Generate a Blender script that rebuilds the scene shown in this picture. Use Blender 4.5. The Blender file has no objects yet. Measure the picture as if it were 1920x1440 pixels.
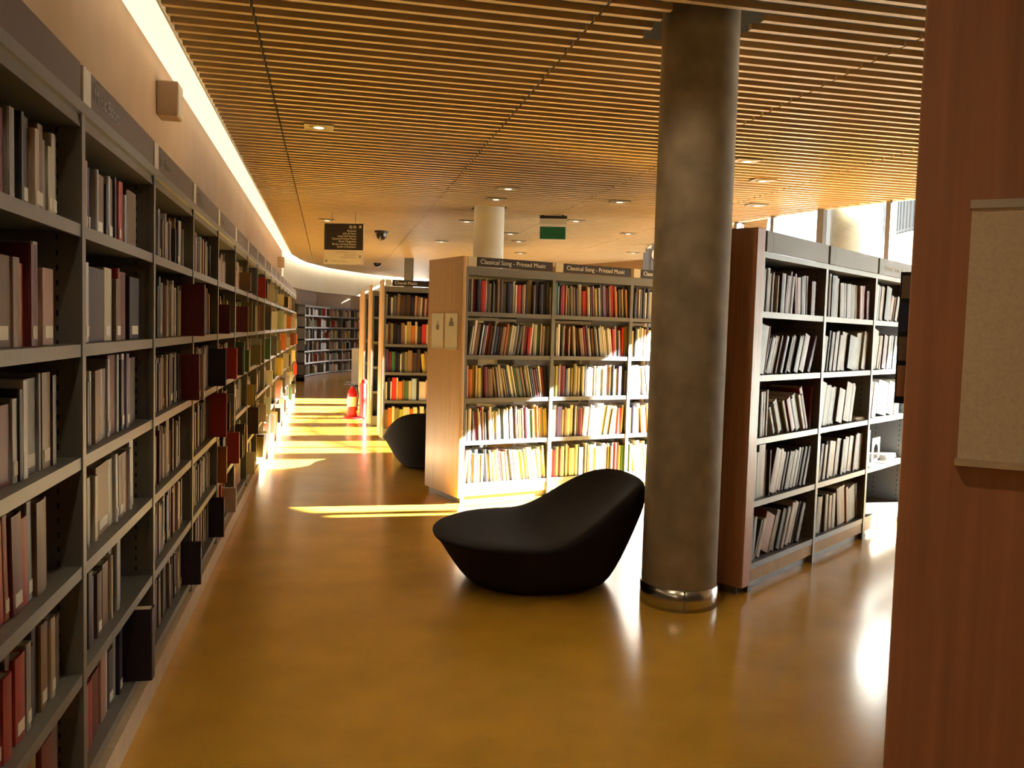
import bpy, bmesh, math, random, re
from mathutils import Vector, Matrix
R = math.radians
S = bpy.context.scene
COL = S.collection

# ------------------------------------------------------------------ camera, sky, sun, exposure
cam = bpy.data.cameras.new('camera'); cam.sensor_width = 36.0; cam.lens = 30.0; cam.clip_start = 0.05
camo = bpy.data.objects.new('camera', cam); COL.objects.link(camo)
camo.matrix_world = (Matrix.Translation((0, 0, 1.5)) @ Matrix.Rotation(R(90) - math.atan(100 / 1600), 4, 'X')
                     @ Matrix.Rotation(0.028, 4, 'Z'))
S.camera = camo
W = bpy.data.worlds.new('sky'); S.world = W; W.use_nodes = True
bg = W.node_tree.nodes['Background']; bg.inputs[0].default_value = (0.90, 0.95, 1.0, 1); bg.inputs[1].default_value = 1.0
SUN_AZ, SUN_EL = R(77), math.atan(0.40)
sun = bpy.data.lights.new('sun', 'SUN'); sun.energy = 32; sun.angle = R(0.6); sun.color = (1.0, 0.96, 0.86)
suno = bpy.data.objects.new('sun', sun); COL.objects.link(suno)
suno.rotation_euler = Vector((math.sin(SUN_AZ) * math.cos(SUN_EL), math.cos(SUN_AZ) * math.cos(SUN_EL), math.sin(SUN_EL))).to_track_quat('Z', 'Y').to_euler()
S.view_settings.view_transform = 'Standard'; S.view_settings.look = 'None'
S.view_settings.gamma = 1.0; S.view_settings.use_curve_mapping = False
S.view_settings.exposure = 2.8
S.cycles.max_bounces = 8; S.cycles.diffuse_bounces = 5; S.cycles.glossy_bounces = 4; S.cycles.transparent_max_bounces = 8
S.cycles.caustics_reflective = False; S.cycles.caustics_refractive = False
S.cycles.use_denoising = True; S.cycles.sample_clamp_indirect = 6.0

# ------------------------------------------------------------------ materials
def mat(name, col, rough=0.5, metal=0.0, spec=0.5, noise=None, grain=None, bump=0.0, emit=None, coat=0.0):
    m = bpy.data.materials.new(name); m.use_nodes = True
    nt = m.node_tree; b = nt.nodes['Principled BSDF']
    b.inputs['Base Color'].default_value = (*col, 1); b.inputs['Roughness'].default_value = rough
    b.inputs['Metallic'].default_value = metal; b.inputs['Specular IOR Level'].default_value = spec
    if coat: b.inputs['Coat Weight'].default_value = coat; b.inputs['Coat Roughness'].default_value = 0.15
    if noise or grain:
        tc = nt.nodes.new('ShaderNodeTexCoord'); mp = nt.nodes.new('ShaderNodeMapping'); n = nt.nodes.new('ShaderNodeTexNoise')
        nt.links.new(tc.outputs['Object'], mp.inputs[0]); nt.links.new(mp.outputs[0], n.inputs['Vector'])
        if grain: mp.inputs['Scale'].default_value = grain[0]; amt = grain[1]; n.inputs['Scale'].default_value = 1.0; n.inputs['Detail'].default_value = 4
        else: n.inputs['Scale'].default_value = noise[0]; amt = noise[1]; n.inputs['Detail'].default_value = 5
        r = nt.nodes.new('ShaderNodeValToRGB')
        r.color_ramp.elements[0].position = 0.3; r.color_ramp.elements[1].position = 0.7
        r.color_ramp.elements[0].color = (*[c * (1 - amt) for c in col], 1)
        r.color_ramp.elements[1].color = (*[min(1, c * (1 + amt)) for c in col], 1)
        nt.links.new(n.outputs['Fac'], r.inputs[0]); nt.links.new(r.outputs[0], b.inputs['Base Color'])
        if bump:
            bp = nt.nodes.new('ShaderNodeBump'); bp.inputs['Strength'].default_value = bump; bp.inputs['Distance'].default_value = 0.01
            nt.links.new(n.outputs['Fac'], bp.inputs['Height']); nt.links.new(bp.outputs[0], b.inputs['Normal'])
    if emit: b.inputs['Emission Color'].default_value = (*emit[0], 1); b.inputs['Emission Strength'].default_value = emit[1]
    return m

M = {}
M['floor'] = mat('floor_resin', (0.62, 0.345, 0.042), 0.22, spec=0.5, noise=(3.0, 0.10), coat=0.3)
M['wall'] = mat('wall_plaster', (0.42, 0.29, 0.19), 0.8, noise=(4, 0.05))
M['wallw'] = mat('wall_white_plaster', (0.75, 0.71, 0.62), 0.8, noise=(3, 0.03))
M['wallb'] = mat('wall_brown_panel', (0.30, 0.19, 0.10), 0.6, grain=((2, 2, 30), 0.12))
M['slat'] = mat('ceiling_slat_oak', (0.60, 0.43, 0.235), 0.5, grain=((3, 25, 25), 0.07))
M['void'] = mat('ceiling_void_black', (0.02, 0.018, 0.016), 0.9)
M['white'] = mat('white_paint', (0.8, 0.78, 0.74), 0.5)
M['metal'] = mat('grey_steel', (0.19, 0.187, 0.184), 0.4, metal=0.3, noise=(60, 0.04))
M['metald'] = mat('dark_grey_steel', (0.11, 0.105, 0.10), 0.5, metal=0.3)
M['alu'] = mat('aluminium', (0.62, 0.62, 0.63), 0.3, metal=0.7)
M['slot'] = mat('slot_dark', (0.015, 0.013, 0.012), 0.9)
M['oak'] = mat('oak_veneer', (0.60, 0.40, 0.24), 0.42, grain=((30, 30, 1.5), 0.10), coat=0.1)
M['oakr'] = mat('red_oak_veneer', (0.46, 0.22, 0.12), 0.42, grain=((40, 40, 1.2), 0.16), coat=0.1)
M['oakl'] = mat('oak_edge', (0.62, 0.50, 0.36), 0.5, grain=((20, 20, 2), 0.08))
M['conc'] = mat('concrete', (0.30, 0.255, 0.19), 0.75, noise=(7, 0.22), bump=0.15)
M['concl'] = mat('concrete_pale', (0.30, 0.26, 0.19), 0.8, noise=(5, 0.15))
M['concw'] = mat('concrete_painted', (0.72, 0.70, 0.64), 0.7, noise=(5, 0.04))
M['steel'] = mat('brushed_steel', (0.55, 0.53, 0.50), 0.22, metal=1.0)
M['fabric'] = mat('black_felt', (0.013, 0.011, 0.013), 0.85, spec=0.25, noise=(220, 0.25), bump=0.2)
M['sign'] = mat('sign_black', (0.022, 0.015, 0.014), 0.45)
M['signg'] = mat('sign_grey', (0.19, 0.18, 0.19), 0.5)
M['signd'] = mat('sign_dark_brown', (0.11, 0.075, 0.06), 0.5)
M['letter'] = mat('lettering_white', (0.82, 0.8, 0.75), 0.5)
M['letterg'] = mat('lettering_grey', (0.33, 0.31, 0.29), 0.5)
M['tag'] = mat('sign_tag_pale', (0.62, 0.58, 0.50), 0.5)
M['paper'] = mat('paper', (0.74, 0.70, 0.62), 0.75)
M['board'] = mat('notice_board_cloth', (0.78, 0.66, 0.50), 0.75, noise=(150, 0.08))
M['ink'] = mat('ink_grey', (0.22, 0.2, 0.2), 0.7)
M['green'] = mat('exit_green', (0.012, 0.12, 0.05), 0.35)
M['red'] = mat('extinguisher_red', (0.55, 0.02, 0.025), 0.3)
M['redp'] = mat('stand_red', (0.62, 0.03, 0.03), 0.45)
M['black'] = mat('black_plastic', (0.015, 0.015, 0.016), 0.4)
M['ground'] = mat('courtyard_paving', (0.75, 0.72, 0.66), 0.8, noise=(2, 0.06))
M['mull'] = mat('mullion_grey', (0.16, 0.16, 0.165), 0.45, metal=0.3)
M['cove'] = mat('cove_lamp', (0.9, 0.85, 0.7), 0.5, emit=((1.0, 0.90, 0.66), 0.155))
M['covefar'] = mat('cove_lamp_far', (0.9, 0.85, 0.7), 0.5, emit=((1.0, 0.91, 0.68), 0.6))
M['lamp'] = mat('downlight_lamp', (0.9, 0.85, 0.75), 0.4, emit=((1.0, 0.9, 0.7), 0.3))
M['trimp'] = mat('downlight_plate', (0.24, 0.19, 0.12), 0.45)
M['lens'] = mat('dome_smoked', (0.03, 0.022, 0.02), 0.15)
M['pic_a'] = mat('picture_blue', (0.03, 0.035, 0.09), 0.5)
M['pic_b'] = mat('picture_buff', (0.2, 0.14, 0.10), 0.5)
# glass pane: see-through with a real surface reflection
gm = bpy.data.materials.new('window_glass'); gm.use_nodes = True; nt = gm.node_tree; nt.nodes.clear()
o_ = nt.nodes.new('ShaderNodeOutputMaterial'); mx = nt.nodes.new('ShaderNodeMixShader'); tr = nt.nodes.new('ShaderNodeBsdfTransparent')
gl = nt.nodes.new('ShaderNodeBsdfGlossy'); gl.inputs['Roughness'].default_value = 0.02; fr = nt.nodes.new('ShaderNodeFresnel'); fr.inputs[0].default_value = 1.3
tr.inputs[0].default_value = (0.94, 0.96, 0.95, 1)
nt.links.new(fr.outputs[0], mx.inputs[0]); nt.links.new(tr.outputs[0], mx.inputs[1]); nt.links.new(gl.outputs[0], mx.inputs[2]); nt.links.new(mx.outputs[0], o_.inputs[0])
M['glass'] = gm
# book cloth: colour of each book comes from its object colour, of the far mass from a colour attribute
def book_mat(name, attr):
    m = bpy.data.materials.new(name); m.use_nodes = True; nt = m.node_tree; b = nt.nodes['Principled BSDF']
    if attr: n = nt.nodes.new('ShaderNodeVertexColor'); n.layer_name = 'Col'; out = n.outputs['Color']
    else: n = nt.nodes.new('ShaderNodeObjectInfo'); out = n.outputs['Color']
    nt.links.new(out, b.inputs['Base Color']); b.inputs['Roughness'].default_value = 0.42
    return m
M['cloth'] = book_mat('book_cover', False); M['clothv'] = book_mat('book_cover_mass', True)

# ------------------------------------------------------------------ helpers
class MB:
    """collects simple shapes; build() links them as ONE mesh object"""
    def __init__(s): s.v = []; s.f = []; s.mi = []; s.mats = []; s.sm = []
    def _m(s, m):
        if m not in s.mats: s.mats.append(m)
        return s.mats.index(m)
    def add(s, verts, faces, m, smooth=False):
        b = len(s.v); k = s._m(m); s.v += [tuple(v) for v in verts]
        for f in faces: s.f.append(tuple(b + i for i in f)); s.mi.append(k); s.sm.append(smooth)
    def box(s, x0, x1, y0, y1, z0, z1, m):
        s.add([(x0, y0, z0), (x1, y0, z0), (x1, y1, z0), (x0, y1, z0), (x0, y0, z1), (x1, y0, z1), (x1, y1, z1), (x0, y1, z1)],
              [(0, 3, 2, 1), (4, 5, 6, 7), (0, 1, 5, 4), (1, 2, 6, 5), (2, 3, 7, 6), (3, 0, 4, 7)], m)
    def prism_x(s, prof, x0, x1, m):   # profile in (y,z), extruded along x
        n = len(prof); s.add([(x0, y, z) for y, z in prof] + [(x1, y, z) for y, z in prof],
              [tuple(range(n)), tuple(range(2 * n - 1, n - 1, -1))] + [(i, i + n, (i + 1) % n + n, (i + 1) % n) for i in range(n)], m)
    def prism_z(s, poly, z0, z1, m):
        n = len(poly); s.add([(x, y, z0) for x, y in poly] + [(x, y, z1) for x, y in poly],
              [tuple(range(n - 1, -1, -1)), tuple(range(n, 2 * n))] + [(i, (i + 1) % n, (i + 1) % n + n, i + n) for i in range(n)], m)
    def lathe(s, prof, m, n=32, c=(0, 0, 0), smooth=True):   # profile (r,z) bottom to top
        vs = []; fs = []
        for r, z in prof:
            for k in range(n): a = 2 * math.pi * k / n; vs.append((c[0] + r * math.cos(a), c[1] + r * math.sin(a), c[2] + z))
        for j in range(len(prof) - 1):
            for k in range(n): fs.append((j * n + k, j * n + (k + 1) % n, (j + 1) * n + (k + 1) % n, (j + 1) * n + k))
        s.add(vs, fs, m, smooth)
        if prof[0][0] > 1e-6: s.add(vs[:n], [tuple(range(n - 1, -1, -1))], m)
        if prof[-1][0] > 1e-6: s.add(vs[-n:], [tuple(range(n))], m)
    def tube(s, pts, r, m, n=10):
        pts = [Vector(p) for p in pts]; vs = []; fs = []
        for i, p in enumerate(pts):
            d = (pts[min(i + 1, len(pts) - 1)] - pts[max(i - 1, 0)]).normalized()
            a = d.orthogonal().normalized() if i == 0 else (a - d * a.dot(d)).normalized()
            b = d.cross(a)
            for k in range(n): t = 2 * math.pi * k / n; vs.append(p + (a * math.cos(t) + b * math.sin(t)) * r)
        for j in range(len(pts) - 1):
            for k in range(n): fs.append((j * n + k, j * n + (k + 1) % n, (j + 1) * n + (k + 1) % n, (j + 1) * n + k))
        fs += [tuple(range(n - 1, -1, -1)), tuple(range(len(vs) - n, len(vs)))]
        s.add(vs, fs, m, True)
    def mesh(s, name):
        me = bpy.data.meshes.new(name); me.from_pydata(s.v, [], s.f)
        for m in s.mats: me.materials.append(M[m])
        me.polygons.foreach_set('material_index', s.mi); me.polygons.foreach_set('use_smooth', s.sm); me.update()
        return me
    def build(s, name, parent=None, loc=(0, 0, 0), rz=0.0, bevel=0.0):
        o = bpy.data.objects.new(name, s.mesh(name)); COL.objects.link(o); o.location = loc; o.rotation_euler = (0, 0, rz)
        if parent: o.parent = parent
        if bevel:
            bv = o.modifiers.new('edge', 'BEVEL'); bv.width = bevel; bv.segments = 2; bv.limit_method = 'ANGLE'
        return o

def tag(o, label, cat, group=None, kind=None):
    o['label'] = label; o['category'] = cat
    if group: o['group'] = group
    if kind: o['kind'] = kind
    return o
def thing(name, label, cat, loc=(0, 0, 0), rz=0.0, group=None):
    o = bpy.data.objects.new(name, None); COL.objects.link(o); o.location = loc; o.rotation_euler = (0, 0, rz); o.empty_display_size = 0.1
    return tag(o, label, cat, group)
def struct(o): o['kind'] = 'structure'; return o
TEXTS = []
def text(body, size, m, parent, loc, align='LEFT', name='lettering', rot=(R(90), 0, 0), sx=1.0):
    c = bpy.data.curves.new(name, 'FONT'); c.body = body; c.size = size; c.align_x = align; c.extrude = 0.0006
    c.materials.append(M[m]); tmp = bpy.data.objects.new(name, c); COL.objects.link(tmp); TEXTS.append((tmp, name, m, parent, loc, rot))

# ------------------------------------------------------------------ plan of the room (metres; camera over the origin)
WV = Vector((-0.2113, 0.9774)); PV = Vector((0.9774, 0.2113))      # along the left wall / away from it
def wp(w, v): p = WV * w + PV * v; return (p.x, p.y)
CEIL = 3.16
COVE = [wp(-2.5, -0.89), wp(21.0, -0.87), (-5.46, 21.9), (-5.52, 22.8), (-5.36, 24.9), (-4.75, 26.75), (-3.96, 28.24), (-3.33, 29.72)]
FARR = [(-1.2, 25.5), (1.5, 21.22), (2.29, 20.1), (3.04, 19.1)]
CY, CR = (12.2, 16.06), 9.64                       # the round courtyard that the window wall wraps
def arc(deg, r=CR): return (CY[0] + r * math.cos(R(deg)), CY[1] + r * math.sin(R(deg)))
WANG = [161.6, 166.6, 171.6, 176.6, 181.6, 186.6, 191.6, 196.6, 201.6, 206.2, 211.1, 216.7, 221.7, 226.7, 231.7, 236.7, 241.7, 246.7, 251.7, 256.7]
WINL = [arc(a) for a in WANG]
NEAR = [WINL[-1], (8.6, -2.67), (-0.53, -2.67)]
ROOM = COVE + FARR[:-1] + WINL + NEAR[1:2] + [(COVE[0][0] + 0.5, -2.67)]
def offset(poly, d):    # left of the direction of travel
    out = []
    for i, p in enumerate(poly):
        a = Vector(poly[max(i - 1, 0)]); b = Vector(poly[min(i + 1, len(poly) - 1)]); t = (b - a).normalized()
        out.append((p[0] - t.y * d, p[1] + t.x * d))
    return out
def wall(name, line, z0, z1, th, m):
    mb = MB(); out = offset(line, th)
    for i in range(len(line) - 1): mb.prism_z([line[i], line[i + 1], out[i + 1], out[i]][::-1], z0, z1, m)
    return struct(mb.build(name))

# floor and courtyard
mb = MB(); big = [(-9, -4), (9, -4), (9, 6)] ; poly = offset(COVE, 1.0) + FARR + WINL[1:] + [(8.8, -3.2), (-1.2, -3.2)]
mb.add([(x, y, 0) for x, y in poly] + [(x, y, -0.2) for x, y in poly], [tuple(range(len(poly)))[::-1]], 'floor')
fl = struct(mb.build('floor'))
bm = bmesh.new(); bm.from_mesh(fl.data); bmesh.ops.triangulate(bm, faces=bm.faces); bmesh.ops.recalc_face_normals(bm, faces=bm.faces); bm.to_mesh(fl.data); bm.free()
mb = MB(); mb.box(-30, 60, -40, 60, -0.5, -0.06, 'ground'); struct(mb.build('ground'))

# walls
wall('wall_left', [wp(-2.6, -1.10), wp(20.9, -1.10)], 0, 3.6, 0.2, 'wall')
bulk = offset(COVE[1:], 0.20)
wall('wall_far', bulk, 2.45, 3.6, 0.5, 'wallw')
wall('wall_far_recess', offset(COVE[1:], 0.42), 0, 2.45, 0.1, 'wallb')
wall('wall_far_right', [(-3.1, 29.9)] + FARR, 0, 3.6, 0.2, 'wallb')
wall('wall_right', NEAR[:2], 0, 3.6, 0.2, 'wall')
wall('wall_back', NEAR[1:], 0, 3.6, 0.2, 'wall')
# ceiling: black void slab plus hundreds of oak slats, one structure mesh
def slat_spans(w):
    vs = []; n = len(ROOM)
    pts = [(Vector(p).dot(WV), Vector(p).dot(PV)) for p in ROOM]
    for i in range(n):
        (w0, v0), (w1, v1) = pts[i], pts[(i + 1) % n]
        if (w0 - w) * (w1 - w) < 0: vs.append(v0 + (v1 - v0) * (w - w0) / (w1 - w0))
    vs.sort(); return list(zip(vs[0::2], vs[1::2]))
mb = MB(); PITCH, SW, SH = 0.135, 0.036, 0.034
JOINTS = [-0.42, 1.36, 3.15, 4.95]
w = -2.4
while w < 30:
    for a, b in slat_spans(w):
        cuts = [a] + [j for j in JOINTS if a + 0.05 < j < b - 0.05] + [b]
        for i in range(len(cuts) - 1):
            v0 = cuts[i] + (0.008 if i else 0); v1 = cuts[i + 1] - (0.008 if i < len(cuts) - 2 else 0)
            spans = [(v0, v1)]
            for cx, cy, cr in ((0.972, 4.745, 0.255), (-0.38, 11.9, 0.235)):     # openings round the columns
                cw, cv = Vector((cx, cy)).dot(WV), Vector((cx, cy)).dot(PV)
                if w + SW > cw - cr + 0.03 and w < cw + cr - 0.03:
                    spans = [q for p0, p1 in spans for q in ((p0, min(p1, cv - cr)), (max(p0, cv + cr), p1)) if q[1] - q[0] > 0.01]
            for p0, p1 in spans:
                q = [wp(w, p0), wp(w, p1), wp(w + SW, p1), wp(w + SW, p0)]
                mb.prism_z(q, CEIL, CEIL + SH, 'slat')
    w += PITCH
mb.prism_z((offset(COVE, 0.6) + FARR[:-1] + WINL + NEAR[1:2] + [(-0.6, -2.8)])[::-1], 3.5, 3.6, 'void')
struct(mb.build('ceiling'))
# pale edge band of the ceiling along the window and the cove
wall('trim_1', WINL[::-1], 3.155, 3.5, 0.05, 'white')
wall('trim_2', COVE, 3.15, 3.5, 0.012, 'white')
# cove lamp: a long luminous diffuser between ceiling edge and wall
def strip(name, line, m, label):
    mb = MB(); a = offset(line, 0.015); b = offset(line, 0.20)
    for i in range(len(line) - 1): mb.prism_z([a[i], a[i + 1], b[i + 1], b[i]][::-1], CEIL + 0.01, CEIL + 0.05, m)
    return tag(mb.build(name), label, 'light')
strip('cove_light', COVE[:2], 'cove', 'long straight glowing light strip along the ceiling above the wall bookcases')
strip('cove_light', COVE[1:], 'covefar', 'curved glowing light strip at the far end of the ceiling')

# window wall: sill, head, mullions and panes
mb = MB(); posts = WINL
for i, (x, y) in enumerate(posts):
    d = Vector(posts[min(i + 1, len(posts) - 1)]) - Vector(posts[max(i - 1, 0)]); d.normalize(); n = Vector((d.y, -d.x)); hw = 0.03 if i != 10 else 0.05
    c = [(x + d.x * a * hw + n.x * b * 0.07, y + d.y * a * hw + n.y * b * 0.07) for a, b in ((-1, -1), (1, -1), (1, 1), (-1, 1))]
    mb.prism_z(c, 0, 3.5, 'mull')
for i in range(len(posts) - 1):
    a, b = Vector(posts[i]), Vector(posts[i + 1]); d = (b - a).normalized(); n = Vector((d.y, -d.x)) * 0.04
    for z0, z1 in ((0, 0.06), (3.42, 3.5)): mb.prism_z([tuple(a - n), tuple(b - n), tuple(b + n), tuple(a + n)], z0, z1, 'mull')
    n2 = n * 0.1; mb.prism_z([tuple(a - n2), tuple(b - n2), tuple(b + n2), tuple(a + n2)], 0.06, 3.42, 'glass')
struct(mb.build('window_1'))

# baseboard in front of the wall bookcases
mb = MB(); mb.prism_z([wp(-2.4, -0.665), wp(18.66, -0.665), wp(18.66, -0.70), wp(-2.4, -0.70)], 0, 0.10, 'oakl'); struct(mb.build('baseboard_left'))

# outside: round courtyard drum with railing, concrete column
wall('wall_courtyard', [arc(d, 5.07) for d in range(110, 291, 5)], -0.06, 3.5, 0.3, 'concw')
rl = thing('railing', 'dark barred railing on top of the white courtyard wall outside', 'railing', (CY[0], CY[1], 3.5))
def ring(z0, z1): 
    mb = MB()
    for d in range(150, 286, 3):
        p, q, r_, t_ = [(x - CY[0], y - CY[1]) for x, y in (arc(d, 5.0), arc(d + 3, 5.0), arc(d + 3, 4.95), arc(d, 4.95))]
        mb.prism_z([p, q, r_, t_], z0, z1, 'black')
    return mb
ring(0.72, 0.78).build('top_rail', rl); ring(0.05, 0.09).build('bottom_rail', rl)
mb = MB(); d = 150.0
while d < 288:
    p, q, r_, t_ = [(x - CY[0], y - CY[1]) for x, y in (arc(d, 4.99), arc(d + 0.9, 4.99), arc(d + 0.9, 4.96), arc(d, 4.96))]
    mb.prism_z([p, q, r_, t_], 0.0, 0.75, 'black'); d += 1.5
mb.build('baluster', rl)['kind'] = 'stuff'
mb = MB(); mb.lathe([(0.24, -0.06), (0.24, 3.9)], 'concl', 40)
tag(mb.build('concrete_column', loc=(4.335, 11.24, 0)), 'pale concrete column standing outside the window wall', 'column')

# columns inside
t = thing('concrete_column', 'thick dark concrete column with a steel base ring beside the lounge chair', 'column', (0.972, 4.745, 0))
mb = MB(); mb.lathe([(0.208, 0.0), (0.208, 3.5)], 'conc', 64); mb.build('shaft', t)
mb = MB(); mb.lathe([(0.209, 0.0), (0.216, 0.0), (0.216, 0.12), (0.209, 0.12)], 'steel', 64)
mb.box(-0.012, -0.006, -0.2185, -0.213, 0.0, 0.12, 'metald'); mb.build('base_ring', t)
t = thing('concrete_column', 'pale round column rising behind the Classical Song bookcase', 'column', (-0.38, 11.9, 0))
mb = MB(); mb.lathe([(0.21, 0.0), (0.21, 3.5)], 'concw', 48); mb.build('shaft', t)
mb = MB(); mb.box(-0.1, 0.1, -0.1, 0.1, 0, 3.5, 'mull')
tag(mb.build('steel_column', loc=(-2.55, 20.6, 0)), 'slim dark square column behind the Choral Music bookcase', 'column')

# ------------------------------------------------------------------ bookcases
MIDZ = [1.634, 1.262, 0.890, 0.518, 0.146]
LEFTZ = [1.745, 1.41, 1.09, 0.775, 0.46, 0.145]
def shelf_mesh(x0, x1, y0, y1, zc, m, lip=0.018):
    mb = MB(); s = 1 if y1 > y0 else -1
    mb.prism_x([(y0, zc - lip), (y0 + s * 0.012, zc - lip), (y0 + s * 0.012, zc - 0.004), (y1, zc - 0.004), (y1, zc + lip), (y0, zc + lip)], x0, x1, m); return mb
def upright_mesh(x, d, z1, m, slots=False):
    mb = MB(); mb.box(x - 0.010, x + 0.010, 0.012, d, 0.0, z1, m); mb.box(x - 0.017, x + 0.017, -0.004, 0.012, 0.0, z1, m)
    if slots:
        for yy in (0.06, 0.25):
            for k in range(46): z = 0.12 + k * 0.042; mb.box(x - 0.0106, x - 0.009, yy, yy + 0.006, z, z + 0.016, 'slot')
    return mb
def sign(parent, x0, x1, z0, z1, body, pm, lm, tm, y=-0.012, sz=0.055):
    mb = MB(); mb.box(x0 + 0.085, x1, y, y + 0.018, z0, z1, pm); p = mb.build('sign_panel', parent)
    mb = MB(); mb.box(x0, x0 + 0.080, y - 0.001, y + 0.018, z0, z1, tm); mb.build('sign_tag', p)
    if body: text(body, sz, lm, p, (x0 + 0.115, y - 0.0012, z0 + (z1 - z0) * 0.30))
def bookcase(label, C, A, n, b0, bw, e, shelves, depth=0.30, double=True, back=None, mm='metal', endm='oak', sgn=None, group=None, z_top=2.12, canopy=(1.965, 2.035), signz=(2.04, 2.12), kick=0.055):
    t = thing('bookcase', label, 'bookcase', (C[0], C[1], 0), R(90 - A), group)
    D = 2 * depth + 0.04 if double else depth
    x1 = b0 + n * bw
    for k in range(n + 1): upright_mesh(b0 + k * bw, D, canopy[1], mm, True).build('upright', t)
    for k in range(n):
        xa, xb = b0 + k * bw + 0.012, b0 + (k + 1) * bw - 0.012
        for zc in shelves:
            shelf_mesh(xa, xb, 0.0, depth, zc, mm).build('shelf', t)
            if double: shelf_mesh(xa, xb, D, D - depth, zc, mm).build('shelf', t)
        mb = MB(); mb.box(xa, xb, -0.004, D, canopy[0], canopy[1], mm); mb.build('canopy', t)
        if sgn: sign(t, b0 + k * bw + 0.005, b0 + (k + 1) * bw - 0.03, signz[0], signz[1], sgn[0][k] if k < len(sgn[0]) else '', *sgn[1:])
    if back: mb = MB(); mb.box(b0, x1, D / 2 - 0.006 if double else D - 0.008, D / 2 + 0.006 if double else D, 0.05, canopy[1], back); mb.build('back_panel', t)
    mb = MB(); mb.box(b0 - 0.015, x1, 0.004, D - 0.004, kick, shelves[-1] - 0.02, 'oakl' if endm != 'oak' else mm); mb.build('bottom_fascia', t)
    mb = MB(); mb.box(e[0] + 0.03, x1, 0.03, D - 0.03, 0.0, kick, 'metal'); mb.build('plinth', t)
    for k, (ea, eb) in enumerate((e, (x1 + 0.01, x1 + 0.01 + e[1] - e[0]))):
        mb = MB(); mb.box(ea, eb, -0.02, D + 0.02, 0.05, z_top, endm); mb.build('end_panel', t, bevel=0.003)
    return t
MIDC, MIDA = (-0.45, 7.27), 59.5
RGTC, RGTA = (1.345, 4.86), 41.5
CHOC, CHOA = (-1.67, 11.2), 77.0
CS = 'Classical Song - Printed Music'
bookcase('oak ended double bookcase under the Classical Song signs', MIDC, MIDA, 4, 0.048, 0.888, (0.0, 0.033), MIDZ, sgn=([CS, CS, CS, CS], 'sign', 'letter', 'tag'), group='free standing bookcases')
bookcase('red oak ended grey bookcase behind the thick concrete column', RGTC, RGTA, 3, 0.125, 0.945, (0.0, 0.10), MIDZ, back='metald', endm='oakr',
         sgn=(['', '', 'Musicals - Printed Music'], 'signg', 'tag', 'signg', -0.016), canopy=(1.962, 1.995), signz=(1.997, 2.115), group='free standing bookcases')
bookcase('oak ended bookcase under the Choral Music sign', CHOC, CHOA, 4, -0.02, 0.9, (-0.06, -0.03), MIDZ, depth=0.22, back='metald', sgn=(['Choral Music'], 'sign', 'letter', 'tag'), group='free standing bookcases', kick=0.04)
for (cx, cy), n, lab in (((-2.08, 12.75), 4, 'oak ended bookcase right behind the Choral Music bookcase'), ((-2.46, 14.3), 3, 'oak ended bookcase beside the red fire extinguisher'),
                         ((-2.80, 16.0), 3, 'farthest oak ended bookcase of the row along the aisle')):
    bookcase(lab, (cx, cy), CHOA, n, -0.02, 0.9, (-0.06, -0.03), MIDZ, depth=0.22, back='metald', group='free standing bookcases', kick=0.04)
NERC, NERA = (0.691, 1.50), 25.0      # its left rear corner; the shelves face right
NERF = (NERC[0] + 0.906 * 0.66, NERC[1] - 0.423 * 0.66)
bookcase('dark red oak ended bookcase close to the camera carrying a notice board', NERF, NERA, 3, 0.06, 0.95, (0.0, 0.04), MIDZ, back='metald', endm='oakr', group='free standing bookcases', z_top=2.16)

# wall bookcases, one bay = one thing
BAYN = ['nearest', 'second', 'third', 'fourth', 'fifth', 'sixth', 'seventh', 'eighth', 'ninth', 'tenth', 'eleventh', 'twelfth', 'thirteenth', 'fourteenth', 'fifteenth', 'sixteenth', 'farthest']
W0, VF, DL = 1.62, -0.68, 0.34
ARZ = R(90 + 12.2)
SIGNS = ['', 'Music Books', 'Jazz Music', 'Film Music', 'Folk Music', 'Rock Music', 'Pop Music', 'Opera', 'Dance']
for k in range(17):
    t = thing('wall_bookcase', f'grey metal wall bookcase bay, {BAYN[k]} along the left wall' if k else 'grey metal wall bookcase bay nearest the camera on the left wall', 'bookcase', (*wp(W0 + k, VF), 0), ARZ, 'wall bookcase bays')
    if k == 0: upright_mesh(0.0, DL, 2.10, 'metal', True).build('upright', t)
    upright_mesh(1.0, DL, 2.10, 'metal', k < 4).build('upright', t)
    for zc in LEFTZ: shelf_mesh(0.012, 0.988, 0.0, DL - 0.01, zc, 'metal', 0.0175).build('shelf', t)
    mb = MB(); mb.prism_x([(-0.006, 2.10), (-0.006, 2.068), (0.006, 2.064), (0.0, 2.03), (DL, 2.03), (DL, 2.10)], 0.0, 1.0, 'metal'); mb.build('canopy', t)
    mb = MB(); mb.box(0.0, 1.0, DL - 0.008, DL, 0.05, 2.05, 'metald'); mb.build('back_panel', t)
    mb = MB(); mb.box(0.0, 1.0, 0.02, DL - 0.02, 0.0, 0.125, 'metald'); mb.build('plinth', t)
    sign(t, 0.01, 0.985, 2.105, 2.205, SIGNS[k] if k < len(SIGNS) else '', 'signd', 'letterg', 'tag', y=0.0, sz=0.06)
mb = MB(); mb.box(0.0, 0.03, -0.01, DL, 0, 2.10, 'wallb'); struct(mb.build('trim_3', loc=(*wp(W0 + 17.015, VF), 0), rz=ARZ))

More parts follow.
